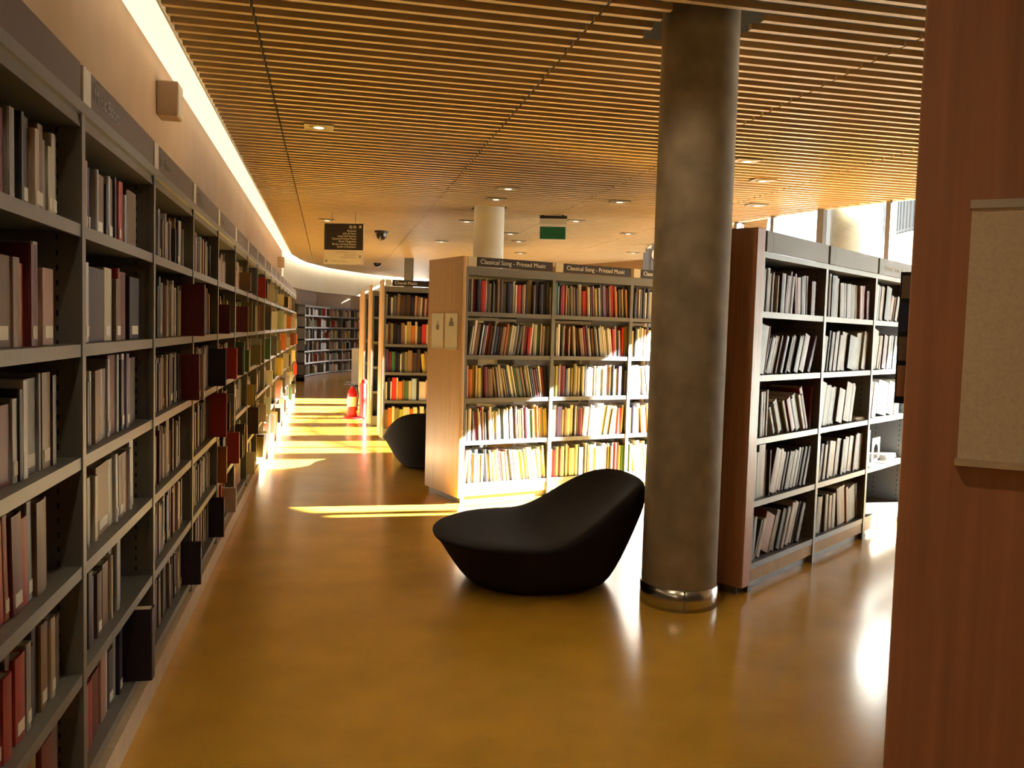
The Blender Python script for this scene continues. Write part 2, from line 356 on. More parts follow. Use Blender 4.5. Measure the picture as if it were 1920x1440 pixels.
# far curved bookcase in the recess
FARB = [(-5.50, 22.55), (-5.50, 23.4), (-5.36, 24.9), (-4.9, 26.3), (-4.2, 27.75)]
t = thing('curved_bookcase', 'curved bookcase in the shaded recess at the far end of the aisle', 'bookcase', (0, 0, 0))
for i in range(len(FARB) - 1):
    a, b = FARB[i], FARB[i + 1]; q = offset([a, b], 0.3)
    for zc in (0.15, 0.47, 0.79, 1.11, 1.43, 1.75): mb = MB(); mb.prism_z([a, b, q[1], q[0]][::-1], zc - 0.02, zc + 0.02, 'metal'); mb.build('shelf', t)
    mb = MB(); mb.prism_z([a, b, q[1], q[0]][::-1], 1.98, 2.03, 'metald'); mb.build('canopy', t)
    mb = MB(); mb.prism_z([offset([a, b], 0.28)[0], offset([a, b], 0.28)[1], q[1], q[0]][::-1], 0.0, 2.0, 'metald'); mb.build('back_panel', t)
    mb = MB(); mb.prism_z([a, b, q[1], q[0]][::-1], 0.0, 0.11, 'oakl'); mb.build('plinth', t)
    d = (Vector(b) - Vector(a)).normalized()
    for f in (0.0, 0.5):
        p = Vector(a).lerp(Vector(b), f); nn = Vector((-d.y, d.x)) * 0.3; e = d * 0.02
        mb = MB(); mb.prism_z([tuple(p), tuple(p + e), tuple(p + e + nn), tuple(p + nn)][::-1], 0, 2.0, 'metal'); mb.build('upright', t)

# ------------------------------------------------------------------ books
PAL = dict(k=((0.014, 0.013, 0.015), 'black'), n=((0.022, 0.018, 0.045), 'navy'), b=((0.06, 0.12, 0.30), 'blue'), t=((0.03, 0.20, 0.24), 'teal'), r=((0.52, 0.035, 0.035), 'red'),
           m=((0.17, 0.018, 0.030), 'maroon'), o=((0.58, 0.17, 0.035), 'orange'), y=((0.60, 0.45, 0.08), 'yellow'), d=((0.46, 0.32, 0.12), 'tan'), w=((0.80, 0.78, 0.75), 'white'),
           c=((0.68, 0.60, 0.43), 'cream'), g=((0.06, 0.17, 0.075), 'green'), e=((0.21, 0.19, 0.085), 'olive'), s=((0.42, 0.42, 0.41), 'grey'), a=((0.10, 0.10, 0.11), 'charcoal'),
           p=((0.60, 0.33, 0.25), 'pink'), v=((0.17, 0.10, 0.22), 'violet'), u=((0.25, 0.145, 0.085), 'brown'), l=((0.42, 0.52, 0.66), 'pale blue'), q=((0.07, 0.038, 0.026), 'dark brown'), j=((0.50, 0.52, 0.08), 'lime'))
ORD = ['first', 'second', 'third', 'fourth', 'fifth', 'sixth', 'seventh', 'eighth', 'ninth', 'tenth', 'eleventh', 'twelfth', 'thirteenth', 'fourteenth', 'fifteenth', 'sixteenth', 'seventeenth', 'eighteenth', 'nineteenth']
ORD += ['twentieth'] + ['twenty-' + x for x in ORD[:9]] + ['thirtieth'] + ['thirty-' + x for x in ORD[:9]] + ['fortieth'] + ['forty-' + x for x in ORD[:9]]
TOK = re.compile(r'^([a-z])(\d+)(?:h(\d+))?([/\\]\d+)?(x)?$')
def parse(s):
    out = []; lean = 0.0
    for tk in s.split():
        if tk[0] == '.': out.append(('gap', float('0' + tk))); continue
        if tk[0] == '=': lean = int(tk[1:]) if tk[1] != '-' else -int(tk[2:]); continue
        c, wd, h, l, x = TOK.match(tk).groups()
        a = lean if l is None else (int(l[1:]) if l[0] == '/' else -int(l[1:]))
        out.append((c, float(wd), float(h) / 100 if h else None, a, bool(x)))
    return out
def outline(t, h, a):
    ca, sa = math.cos(a), math.sin(a)
    if a >= 0: P = [(0, 0), (h * sa, h * ca), (h * sa - t * ca, h * ca + t * sa), (-t * ca, t * sa)]
    else: P = [(0, 0), (t * ca, -t * sa), (t * ca + h * sa, h * ca - t * sa), (h * sa, h * ca)]
    return P
ZS = [0.002 + 0.018 * i for i in range(22)]
def spans(P):
    res = []
    for z in ZS:
        xs = []
        for i in range(4):
            (x0, z0), (x1, z1) = P[i], P[(i + 1) % 4]
            if (z0 - z) * (z1 - z) <= 0 and abs(z1 - z0) > 1e-9: xs.append(x0 + (x1 - x0) * (z - z0) / (z1 - z0))
        res.append((min(xs), max(xs)) if xs else None)
    return res
def layout(toks, Lh, clear, rng, hr):
    hs = [rng.uniform(*hr) for _ in toks]
    def run(k):
        Rr = [0.0] * len(ZS); out = []
        for i, tk in enumerate(toks):
            if tk[0] == 'gap':
                m = max(Rr[0], 0) + tk[1] * Lh; Rr = [max(r, m) for r in Rr]; continue
            th = max(0.005, tk[1] * 0.0052 * k); a = R(tk[3]); h = (tk[2] or hs[i]) * clear
            h = min(h, (clear - 0.008 - th * abs(math.sin(a))) / math.cos(a))
            sp = spans(outline(th, h, a)); off = max([r - s_[0] for r, s_ in zip(Rr, sp) if s_] + [0 if a >= 0 else 0]) + 0.0012
            Rr = [max(r, off + s_[1]) if s_ else r for r, s_ in zip(Rr, sp)]
            out.append((tk, off, th, h, a))
        return out, max(Rr)
    lo, hi = 0.15, 2.2
    for _ in range(22):
        mid = (lo + hi) / 2
        if run(mid)[1] <= Lh: lo = mid
        else: hi = mid
    return run(lo)[0]
MESHES = {}
def book_mesh(t, d, h, cm='cloth'):
    key = (round(t, 3), round(d, 2), round(h, 2), cm)
    if key in MESHES: return MESHES[key]
    t, d, h = key[:3]; t = max(t, 0.005); b = min(0.0022, t * 0.2); r = min(0.006, t * 0.35); i = 0.003
    out = [(-t / 2, d), (-t / 2, r), (-t / 2 + r * 0.4, r * 0.25), (-t * 0.12, 0), (t * 0.12, 0), (t / 2 - r * 0.4, r * 0.25), (t / 2, r), (t / 2, d)]
    inn = [(t / 2 - b, d), (t / 2 - b, r + b), (-t / 2 + b, r + b), (-t / 2 + b, d)]
    mb = MB(); mb.prism_z(out + inn, 0, h, cm)
    mb.box(-t / 2 + b, t / 2 - b, r + b, d - i, i, h - i, 'paper')
    me = mb.mesh('book'); MESHES[key] = me; return me
BOOKS = {}
def jit(c, rng, a=0.16): f = 1 + rng.uniform(-a, a); return [min(1, x * f * (1 + rng.uniform(-0.05, 0.05))) for x in c]
def shelve(spec, C, A, x0, x1, zt, clear, name, cat, group, lab, y0=0.03, depth=0.21, hr=(0.7, 0.9), seed=0, labels=0.0, dk=1.0):
    rng = random.Random(seed); rz = R(90 - A); ux, uy = math.cos(rz), math.sin(rz); cnt = 0
    for tk, off, th, h, a in layout(parse(spec), x1 - x0, clear, rng, hr):
        yy = y0 + rng.uniform(-0.008, 0.012) - (0.10 if tk[4] else 0)
        pv = Vector((th / 2 if a >= 0 else -th / 2, 0, 0))
        lx = x0 + off; rot = Matrix.Rotation(a, 3, 'Y')
        q = Vector((lx, yy, zt + 0.0005)) - rot @ pv
        o = bpy.data.objects.new(name, book_mesh(th, min(depth, 0.62 * h + 0.05), h)); COL.objects.link(o)
        o.location = (C[0] + ux * q.x - uy * q.y, C[1] + uy * q.x + ux * q.y, q.z); o.rotation_euler = (0, a, rz)
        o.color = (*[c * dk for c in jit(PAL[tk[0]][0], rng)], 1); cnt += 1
        tag(o, lab % (PAL[tk[0]][1], ORD[cnt - 1]), cat, group)
        if labels and th > 0.014 and rng.random() < labels:
            mb = MB(); mb.box(-th * 0.32, th * 0.32, -0.0012, 0.0006, 0.018, 0.05, 'paper'); mb.build('spine_label', o)

ROWS = ['top', 'second', 'third', 'fourth', 'bottom']
MID = [[
 r"w2 k6 s4 m8 n8 r11 w2 a5 s5 k4 e5 u6 q8 a8 n12 s5 w4 r10 u6 p5 q4 e9 q6 n9 n9 k8 a6 s4",
 r"k6 =8 s4 w6 m4 c7 k3 s4 q4 p3 m8 p3 a5 n10 q6 u9 o5 s5 w3 s9 k3 w3 a7 =5 u6 m8 r8 w4 =2 s9 g7 w2 u7 s3 a5 s5",
 r"a4 p4 o9 y5 d5 =-1 y8 s5 =-3 m9 u12 =-9 c4 q3 c4 c4 u4 =-12 w4 s3 k5 w6 s3 w4 g4 e7 g5 u6 q5 w4 l4 k4 a5 m6 q5 =-9 w5 m7 k6",
 r"s4 w2 a5 w7 =-4 a6 m9 c3 w3 k2 r4 w3 a4 q5 u4 w7 w4 c4 w5 k3 w4 a9 w5 k2 w6 a4 w6 q7 u5 e4 o7 w4 q5 m5 u4 c4 g6 c5 d6 o4 q4 w4 e6 y5 w4",
 r"u9/6 w5 k2 c5 w3 l3 w4 e9 w6 =-5 k9 w5 s5 =-7 y9 d7 p4 r6 u11 c4 =-9 w5 a5 w5 s4 w8 c4 y7 c3 d9 w4 p8 y7 c12 w5 =-6 s7 c4 w5"],
 [r"t8 l3 n3 m4 r5 r4 c2 =-3 e6 e7 u6 q6 e6 s5 r11h70 p2 w4 =-4 q4 m5 w3 y6 k3 c4 a5 v5 v6 m5 u5 r9 o6 c3 q4 u5 c3 q5 p4 w4",
 r"l7 s5 w6 k5 a6 p4 m5 u4 p3 =-4 q4 d4 u5 =-8 q6 u6 d6 m6 q6 w3 n6 u6 a6 w4 k3 w4 s5 c6 w4 e6 w5 w5 =-4 r7 c3 k4 v4 w4 =0 r6 u5 e5",
 r"w2 e6 j4 q3 p4 m10 n4 l6 a3 c3 e6 w4 s3 w3 a3 w4 a5 s4 w7 w5 c4 e5 w6 w5 s3 w4 p3 u6 w5 k3 w5 e5 v7 k8 a4",
 r"w10 w5 v10 w4 u5 w8 s2 w6 k3 w3 a4 m8 =5 w3 p5 w6 s3 w6 w5 =9 s5 w6 e3 c5 e7 u5 e5 =3 w5 p4 r9 w4 k3",
 r"w8 r6 c5 m4 w6 k3 w3 u5 w10 s2 w5 k3 w9 k3 w3 e3 c3 e6 w4 s3 w8 w5 c5 o4 q3 c3 q5 a5 r5 v4 w4 g6"],
 [r"a4 k4 v4 w2 a4 k4 w3 k3 s5 u6 m5 k4", r"c8 k4 w4 s3 w4 p4 q5 w5 u5 w4 a5", r"w5 w6 s2 w8 w7 =-8 w5 q4 c6 w5 s4 u5", r"b6 w4 n5 c6 w6 =-6 o7 d6 o5 w4 m5 w5", r"g8 c4 =-8 y9 c6 u5 o6 c5 w4 g6"]]
for b in range(3):
    for r_ in range(5):
        x0 = 0.048 + b * 0.888 + 0.014; x1 = x0 + (0.86 if b < 2 else 0.36)
        shelve(MID[b][r_], MIDC, MIDA, x0, x1, MIDZ[r_] + 0.018, 0.330, 'music_score', 'score', 'printed scores on the Classical Song shelves',
               '%s music score, %s along the ' + ROWS[r_] + ' shelf of the ' + ORD[b] + ' Classical Song bay', hr=(0.74, 0.90), seed=100 + b * 10 + r_, y0=0.02, dk=0.85)
RGT = [[
 r"k4 =2 w3 e5 a3 u6 c5 u4 w3 k3 w3 n6 q9 =6 m8 p4 u6 =-5 m5 o9 w2 k7 s5 v3 q7 =0 u10 .10",
 r"q17h88/10 w2h88/10 =20 k3h70 a6h70 s5h72 c4h72 k3h72 s5h72 v5h72 u6h72 k3h72 w4h74 s8h74 n7h74 s4h76 s10h76 w4h76 .04 v4h80/26 n4h78/26 .06",
 r"k6h80 a5h82 s4h82 u6h82 s6h82 c4h84 .03 =-26 w3h50 k8h55 w3h60 u9h66 e5h68 y5h68 u5h68 r9h70 n6h70 w2h70 e10h76 c6h76 u5h76 r7h92 .02 m5h84/3 q4h84/3",
 r"n5h88 s3h86 k5h86 c9h96 w3h84 k2h84 =18 m8h84 p4h84 q7h76 u3h76 k4h76 w3h76 a5h76 k3h76 s4h80 v3h80 a4h80 k4h78 .12",
 r"a6h80/3 s5h80/6 =22 k3h72 c5h72 o14h74 w2h74 s6h78 k6h78 s4h78 k5h78 w5h84 c6h84 k3h84 a5h80 v4h80 .14"],
 [r"s3h92 k7h94 w3h94 k8h92 u4h90 s3h88 =-5 u6h80 q5h80 s7h80 k4h78 d5h78 c4h78 p4h78 r8h78 m5h70 .06",
 r"u4/4 w3/6 =9 s6 k3 a5 s5 v4 s5 s8 w3 k14 c4 e6 w3 c8",
 r"=12 s8h92 e5h84 k4h84 s5h80 q6 u10 w2 u10 s4 w3 .16",
 r"k9h94 =8 v4 s4 k3 s4 d8 u3 s7 k3 w3 a7 d8 u3 m8 w3 .04",
 r"d6/4 w2/10 e8/6 =0 k3 e5 s4 c5 s6 =-10 u8 d9 o4 a8 c9 e5"],
 [r"s3h88/4 =8 c7h88 k6h86 c7h84 k10h84 w3h86 =15 p6h66 w2h66 s5h66 w3h60 m5h56 .06",
 r"=13 c13h94 w4h80 c4h80 =8 w3h78 m8h80 w4h80 k7h78 w4h80 s3h80 w4h78 .12",
 r"c4h84 =9 o4h84 q4h84 w6h82 a2h82 w20h80 w12h80 =2 c8h86 s5h86",
 r"w14h86 w4h84"]]
for b in range(3):
    for r_ in range(len(RGT[b])):
        x0 = 0.125 + b * 0.945 + 0.016; x1 = x0 + (0.91 if not (b == 2 and r_ == 3) else 0.14)
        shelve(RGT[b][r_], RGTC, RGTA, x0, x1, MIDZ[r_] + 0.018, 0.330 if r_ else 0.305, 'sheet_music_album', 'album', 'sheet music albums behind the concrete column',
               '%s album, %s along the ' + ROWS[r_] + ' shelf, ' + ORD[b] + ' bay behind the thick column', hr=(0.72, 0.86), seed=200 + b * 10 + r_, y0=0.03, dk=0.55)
CHO = [r"w2 k4 w3 a5 =2 u4 q7 q7 n6 p3 u4 c3 q3 p3 m8 s4 a3 e4 y3 k4 u4 q3", r"c3 q3 e4 k5 n5 u5 c3 d6 o5 c3 q6 r6 c3 w5 r5 m5 o3 r6 o6",
       r"v4 m4 g5 n3 k3 w2 a4 e4 u6 q6 q5 =-7 y5 u4 m5 w4 q4 c4 w3 q3 c4", r"w3 k4 w2 r5 c3 o5 u3 g5 c4 l6 k3 w9 p4 =-6 c6 k4 g7 r7", r"u4 o5 c3 e5 j5 c8 o4 c5 q3 c5 q3 c5 y9 q5 c3 q5"]
for r_ in range(5):
    shelve(CHO[r_], CHOC, CHOA, 0.0, 0.86, MIDZ[r_] + 0.018, 0.330, 'choral_score', 'score', 'scores on the Choral Music shelves',
           '%s choral score, %s along the ' + ROWS[r_] + ' shelf under the Choral Music sign', hr=(0.72, 0.92), seed=300 + r_, depth=0.18)
LROWS = ['top', 'second', 'third', 'fourth', 'fifth', 'bottom']
LFT = [[
 r".38 c5 u9 m6 s5 n8 k3 q9 c5 u6 s5 c5 c5 u4 .06", r".38 s4h85 k2 u16h70 u6h70 m3h66 o5h66 m6h84 s5h86 .04 p12h68 .10", r".38 m20h68 s4h72 k3 w4h86 a10h86 s2h88 u8h88 q4h84 .12",
 r".38 =-3 r5 c3 r7 o4 m9 r6 =-1 s5 u9 m4 .18", r".38 c6 m5 r9 u5 r11 s6 a5 n6 u8 m4 c6 u12 .05", r".38 q10 u6 m5 r7 y5 m9 c4 u7 .06"],
 [r"s8h92 q4h84 p6h84 k3h82 n3h82 w2h82 u14h82 k2 w3h84 u5h84 q2 r3h86 w2h86 r5h88 w2 q2 s3 u13h84 w2h84 .08", r"s6h92 w2h86 .04 w4h80 n20h78 c8h82 w3h80 k2 u7h72 r2 m9h80 .05 n16h76 .10",
 r"u11h80 s3h80 k3 w2h80 u6h80 c3h82 w2h82 u4 s3h92 m9h94 s3h94 k3 w3h94 v4h94 k3 s3h90 q9h90 .12", r"q13h72 s3h80 n5h72 c3h74 =-2 u14h84 c6h84 w3h86 q6h84 m5h84 p4 w3h84 w4h95 w3h95 .12",
 r"r4h86 n5h84 s4 k4 v4 q5 s4 u7 c2 q5 s4 a6 .12", r"p12h74 r5 m8 u3 p6 w3 a6 s4 n4 .10 n5h96x .02"],
 [r"u9h94 m5h90/5 w3h84/2 s3h84/2 w3h84/2 u11h82 q3 w2 .08", r"k6 s2 k6 s2 n8 q5 m6h88x .03", r"m10h80 s3h82 k8 w2/4 k10 =-5 c4h80 u6h80 m6h82x p5h80x .10", r"u14h92 q8 a6 .20",
 r"s3h80/8 w3h80/8 u9h82 q6 .18", r"m4 m6 =-3 w2 k4 =0 n4x .12"],
 [r"s3h84 q14h80 p3 u3 w2 a6 .12", r"q6 a3 =-3 s3 w3 m6 w2 u7 k5 =0 .12", r"u4 m4 u6 s3 q7 n5h80x .10", r"q4 a5 w2 k4 u6 r5h96x m3h96x .06", r"k8 w2 k3 w2 q5 u6 a4 .14", r"s3 w2 a4 w2 u4 s3 n4x .10"]]
for b in range(len(LFT)):
    for r_ in range(6):
        C = wp(W0 + b, VF); clear = ([2.03] + LEFTZ)[r_] - LEFTZ[r_] - 0.037
        bay = 'nearest' if b == 0 else ORD[b]
        rg = random.Random(900 + b * 6 + r_); tl = LFT[b][r_].split(); gap = 0.0
        for i, tk in enumerate(tl):
            if tk[0] == '.' and b and float('0' + tk) > 0.08: tl[i] = '.07'
            if tl[i][0] == '.': gap += float('0' + tl[i])
        need = 178 * (1 - gap) - sum(float(TOK.match(t_).group(2)) for t_ in tl if t_[0] not in '.=')
        while need > 4 and b > 1:
            wd = rg.choice((2, 3, 4, 5, 6, 7)); tl.insert(rg.randint(0, max(0, len(tl) - 3)), rg.choice('uqmksawncedpu') + str(wd)); need -= wd
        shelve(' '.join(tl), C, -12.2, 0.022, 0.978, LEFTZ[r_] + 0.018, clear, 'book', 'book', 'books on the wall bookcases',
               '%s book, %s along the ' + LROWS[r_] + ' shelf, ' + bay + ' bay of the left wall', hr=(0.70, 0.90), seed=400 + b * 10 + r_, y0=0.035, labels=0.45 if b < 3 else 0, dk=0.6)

# past 300 of a kind the smallest ones are gathered into one mass each
def gather(name, keep, vs, fs, cs):
    obs = sorted([o for o in COL.objects if o.name.split('.')[0] == name and o.parent is None], key=lambda o: -o.dimensions.x * o.dimensions.z)
    for o in obs[keep:]:
        m4 = Matrix.LocRotScale(o.location, o.rotation_euler, None); b = len(vs)
        vs += [tuple(m4 @ v.co) for v in o.data.vertices]
        for p in o.data.polygons: fs.append(tuple(b + i for i in p.vertices)); cs.append(tuple(o.color)[:3] if p.material_index == 0 else (0.74, 0.70, 0.62))
        for ch in list(o.children): bpy.data.objects.remove(ch)
        bpy.data.objects.remove(o)
def mass_mesh(name, vs, fs, cs, label):
    me = bpy.data.meshes.new(name); me.from_pydata(vs, [], fs); me.materials.append(M['clothv'])
    ca = me.color_attributes.new('Col', 'FLOAT_COLOR', 'CORNER')
    for p, c in zip(me.polygons, cs):
        for li in p.loop_indices: ca.data[li].color = (*c, 1)
    me.update(); bo = bpy.data.objects.new(name, me); COL.objects.link(bo)
    tag(bo, label, name.replace('_', ' '), kind='stuff')
bpy.context.view_layer.update()
v_, f_, c_ = [], [], []; gather('music_score', 300, v_, f_, c_)
if f_: mass_mesh('music_scores', v_, f_, c_, 'thinnest printed scores between the thicker ones on the Classical Song shelves')
# the many small books of the distant bays and of the far curved bookcase: one mass
vs, fs, cs = [], [], []; gather('book', 300, vs, fs, cs)
def mass_book(p, d, n, t, h, dep, z, c):
    b = len(vs)
    for zz in (z, z + h):
        for a_, b_ in ((0, 0), (t, 0), (t, dep), (0, dep)): q = p + d * a_ + n * b_; vs.append((q.x, q.y, zz))
    for f in ((0, 3, 2, 1), (4, 5, 6, 7), (0, 1, 5, 4), (1, 2, 6, 5), (2, 3, 7, 6), (3, 0, 4, 7)): fs.append(tuple(b + i for i in f)); cs.append(c)
rng = random.Random(7); KEYS = 'kqumsawcsdgeknrposwyal'
def mass_row(a, b, z, clear, fill=0.93):
    a, b = Vector(a), Vector(b); d = (b - a).normalized(); n = Vector((-d.y, d.x)); L = (b - a).length * fill; x = 0.02
    while x < L - 0.05:
        t = rng.uniform(0.012, 0.045); out = 0.09 if rng.random() < 0.05 else 0.0
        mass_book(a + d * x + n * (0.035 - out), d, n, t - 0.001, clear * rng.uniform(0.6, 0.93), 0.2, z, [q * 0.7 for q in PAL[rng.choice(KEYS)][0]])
        x += t
        if rng.random() < 0.04: x += rng.uniform(0.05, 0.2)
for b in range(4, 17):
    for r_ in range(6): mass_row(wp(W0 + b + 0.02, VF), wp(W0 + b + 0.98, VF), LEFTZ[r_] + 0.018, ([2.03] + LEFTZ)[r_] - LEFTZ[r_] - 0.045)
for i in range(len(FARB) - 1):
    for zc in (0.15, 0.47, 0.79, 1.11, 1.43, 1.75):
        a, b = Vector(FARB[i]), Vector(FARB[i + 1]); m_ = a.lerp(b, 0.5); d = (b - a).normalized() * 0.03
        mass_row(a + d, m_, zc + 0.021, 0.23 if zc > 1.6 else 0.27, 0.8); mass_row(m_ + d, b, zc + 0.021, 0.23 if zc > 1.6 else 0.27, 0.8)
nu = Vector((math.sin(R(NERA)), math.cos(R(NERA)))); nr = Vector((-math.cos(R(NERA)), math.sin(R(NERA))))
for b in range(3):      # the rear shelves of the near bookcase (they face the aisle of the thick column)
    for zc in MIDZ:
        o0 = Vector(NERF) + nr * 0.635; a_ = o0 + nu * (0.06 + (b + 1) * 0.95 - 0.02); b_ = o0 + nu * (0.06 + b * 0.95 + 0.02)
        d_ = (b_ - a_).normalized(); x = 0.02
        while x < 0.82:
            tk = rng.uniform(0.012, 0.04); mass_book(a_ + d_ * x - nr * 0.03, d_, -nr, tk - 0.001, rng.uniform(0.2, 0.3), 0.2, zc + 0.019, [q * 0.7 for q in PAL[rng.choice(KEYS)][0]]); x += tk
mu = Vector((math.sin(R(MIDA)), math.cos(R(MIDA))))
for zc in MIDZ:         # the stretch of the Classical Song shelves hidden behind the column
    mass_row(Vector(MIDC) + mu * 2.21, Vector(MIDC) + mu * 2.69, zc + 0.019, 0.32); mass_row(Vector(MIDC) + mu * 2.73, Vector(MIDC) + mu * 3.58, zc + 0.019, 0.32)
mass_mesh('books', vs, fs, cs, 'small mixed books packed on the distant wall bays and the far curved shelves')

# ------------------------------------------------------------------ lounge chairs
def chair(name, label, loc, rz, s=1.0):
    NA, a, b = 72, 0.64, 0.60
    def hgt(x, y):      # height of the rim and the top, rising from seat to back
        q = max(0.0, min(1.0, (x + 0.08) / 0.66)); q = q * q * (3 - 2 * q)
        return 0.315 + 0.315 * q - 0.04 * max(0, -x - 0.3)
    prof = [(0.60, 0.0, 0), (0.66, 0.012, 0), (0.74, 0.06, 0), (0.86, 0.17, 0), (0.95, 0.27, 0), (0.985, 0.0, .72), (1.0, 0.0, .86), (0.99, 0.0, .945), (0.965, 0.0, .985), (0.93, 0.0, 1.0)]
    vs, fs = [], []
    for sc, z, fr in prof:
        for k in range(NA):
            t = 2 * math.pi * k / NA; ct, st = math.cos(t), math.sin(t)
            ex = a * sc * math.copysign(abs(ct) ** 0.9, ct); ey = b * sc * math.copysign(abs(st) ** 0.9, st)
            H = hgt(ex, ey)
            zz = z * (0.315 + (H - 0.315) * 0.55) / 0.315 if not fr else max(0.29, H * fr)
            if fr: zz = 0.27 * (0.315 + (H - 0.315) * 0.55) / 0.315 + (H - 0.27 * (0.315 + (H - 0.315) * 0.55) / 0.315) * ((fr - 0.6) / 0.4)
            vs.append((ex, ey, zz))
    rings = len(prof)
    for sc in (0.84, 0.70, 0.54, 0.36, 0.18):
        for k in range(NA):
            t = 2 * math.pi * k / NA; ct, st = math.cos(t), math.sin(t)
            ex = a * sc * math.copysign(abs(ct) ** 0.9, ct); ey = b * sc * math.copysign(abs(st) ** 0.9, st)
            H = hgt(ex, ey); dish = (1 - sc * sc)
            q = max(0.0, min(1.0, (ex - 0.02) / 0.5))
            vs.append((ex, ey, H + 0.012 - dish * (0.03 + 0.10 * q)))
        rings += 1
    for j in range(rings - 1):
        for k in range(NA): fs.append((j * NA + k, j * NA + (k + 1) % NA, (j + 1) * NA + (k + 1) % NA, (j + 1) * NA + k))
    vs.append((0, 0, hgt(0, 0) - 0.02)); c = len(vs) - 1
    for k in range(NA): fs.append(((rings - 1) * NA + k, (rings - 1) * NA + (k + 1) % NA, c))
    fs.append(tuple(range(NA - 1, -1, -1)))
    mb = MB(); mb.add([(x * s, y * s, z * s) for x, y, z in vs], fs, 'fabric', True)
    o = mb.build(name, loc=loc, rz=rz); sb = o.modifiers.new('soft', 'SUBSURF'); sb.levels = 1; sb.render_levels = 1
    return tag(o, label, 'chair', 'sculpted lounge chairs')
chair('lounge_chair', 'black sculpted lounge chair in front of the thick concrete column', (0.18, 5.14, 0), R(9))
chair('lounge_chair', 'black sculpted lounge chair tucked behind the Classical Song bookcase end', (-0.80, 9.35, 0), R(283))

# ------------------------------------------------------------------ notices and boards
ed = Vector((math.sin(R(-30.5)), math.cos(R(-30.5)))); en = Vector((-ed.y, ed.x))   # along the end panel / out of it
for u0, lab, kind in ((0.63, 'white paper notice with a bottle shaped picture on the oak bookcase end', 0), (0.355, 'white paper notice with a portrait shaped picture nearest the Classical Song shelves', 1)):
    p = Vector(MIDC) + ed * (u0 - 0.085) + en * 0.0028
    t = thing('paper_notice', lab, 'notice', (p.x, p.y, 1.33), math.atan2(-ed.y, -ed.x), 'paper notices on the bookcase end')
    mb = MB(); mb.box(-0.02, 0.22, -0.003, 0.0, 0, 0.305, 'paper'); mb.build('sheet', t)
    mb = MB()
    if kind == 0: mb.add([(0.075, -0.0036, 0.16), (0.135, -0.0036, 0.16), (0.138, -0.0036, 0.195), (0.112, -0.0036, 0.215), (0.108, -0.0036, 0.245), (0.100, -0.0036, 0.245), (0.097, -0.0036, 0.215), (0.070, -0.0036, 0.19)], [tuple(range(8))], 'ink')
    else: mb.add([(0.055, -0.0036, 0.195), (0.150, -0.0036, 0.195), (0.145, -0.0036, 0.225), (0.128, -0.0036, 0.24), (0.125, -0.0036, 0.262), (0.103, -0.0036, 0.27), (0.082, -0.0036, 0.262), (0.078, -0.0036, 0.24), (0.06, -0.0036, 0.225)], [tuple(range(9))], 'ink')
    mb.build('picture', t)
    mb = MB(); mb.box(-0.02, 0.22, -0.008, 0.0, -0.008, 0.0, 'white'); mb.build('holder_lip', t)
nd = Vector((math.sin(R(115)), math.cos(R(115)))); nn_ = Vector((-math.sin(R(25)), -math.cos(R(25))))
p = Vector(NERC) + nd * 0.088 + nn_ * 0.002
t = thing('notice_board', 'pale cloth notice board on the dark red oak bookcase end', 'notice board', (p.x, p.y, 1.300), math.atan2(nd.y, nd.x))
mb = MB(); mb.box(0, 0.42, -0.012, 0, 0.0, 0.435, 'board'); mb.build('panel', t)
mb = MB(); mb.box(-0.003, 0.423, -0.016, 0, 0.426, 0.44, 'tag'); mb.build('top_rail', t)
mb = MB(); mb.box(-0.004, 0.424, -0.02, 0, -0.008, 0.004, 'oakl'); mb.build('bottom_rail', t)
# framed picture panel sticking out of the long side of the near bookcase
u25 = Vector((math.sin(R(25)), math.cos(R(25)))); p = Vector(NERC) + u25 * 2.3
t = thing('display_panel', 'narrow dark framed picture panel peeking past the red oak bookcase', 'display panel', (p.x - 0.022, p.y - 0.004, 0), R(-20))
mb = MB(); mb.box(-0.03, 0.03, 0.0, 0.012, 1.24, 1.79, 'black'); mb.build('frame', t)
for z0, z1, m_ in ((1.68, 1.775, 'pic_b'), (1.54, 1.66, 'pic_a'), (1.42, 1.52, 'pic_b'), (1.27, 1.40, 'oakr')): mb = MB(); mb.box(-0.024, 0.024, -0.002, 0.0, z0, z1, m_); mb.build('picture', t)
mb = MB(); mb.box(0.005, 0.03, 0.012, 0.05, 1.3, 1.34, 'black'); mb.box(0.005, 0.03, 0.012, 0.05, 1.68, 1.72, 'black'); mb.build('bracket', t)

# ------------------------------------------------------------------ hanging signs, ceiling fittings
t = thing('directory_sign', 'black and cream directory sign hanging on two wires over the aisle', 'sign', (-2.52, 12.6, 0), R(-6))
mb = MB(); mb.box(-0.30, 0.30, -0.012, 0.012, 2.40, 3.00, 'tag'); mb.build('board', t)
mb = MB(); mb.box(-0.29, 0.29, -0.015, -0.012, 2.61, 2.99, 'sign'); bp_ = mb.build('black_panel', t)
mb = MB(); mb.box(-0.29, 0.29, -0.0135, -0.012, 2.41, 2.605, 'paper'); wpn = mb.build('cream_panel', t)
for i, l in enumerate(['Business', 'Lifts & Stairs', 'Local Self Service', 'Classical Printed Music', 'Music Magazines', 'Book, Learning Spaces', 'Quiet Computers']):
    text(l, 0.040, 'letter', bp_, (0.19, -0.0155, 2.875 - i * 0.0385), 'RIGHT')
mb = MB()
for cx in (0.105, 0.165): mb.add([(cx + 0.027 * math.cos(a * math.pi / 8), -0.0156, 2.943 + 0.027 * math.sin(a * math.pi / 8)) for a in range(16)], [tuple(range(16))], 'letterg')
mb.build('symbol', bp_)
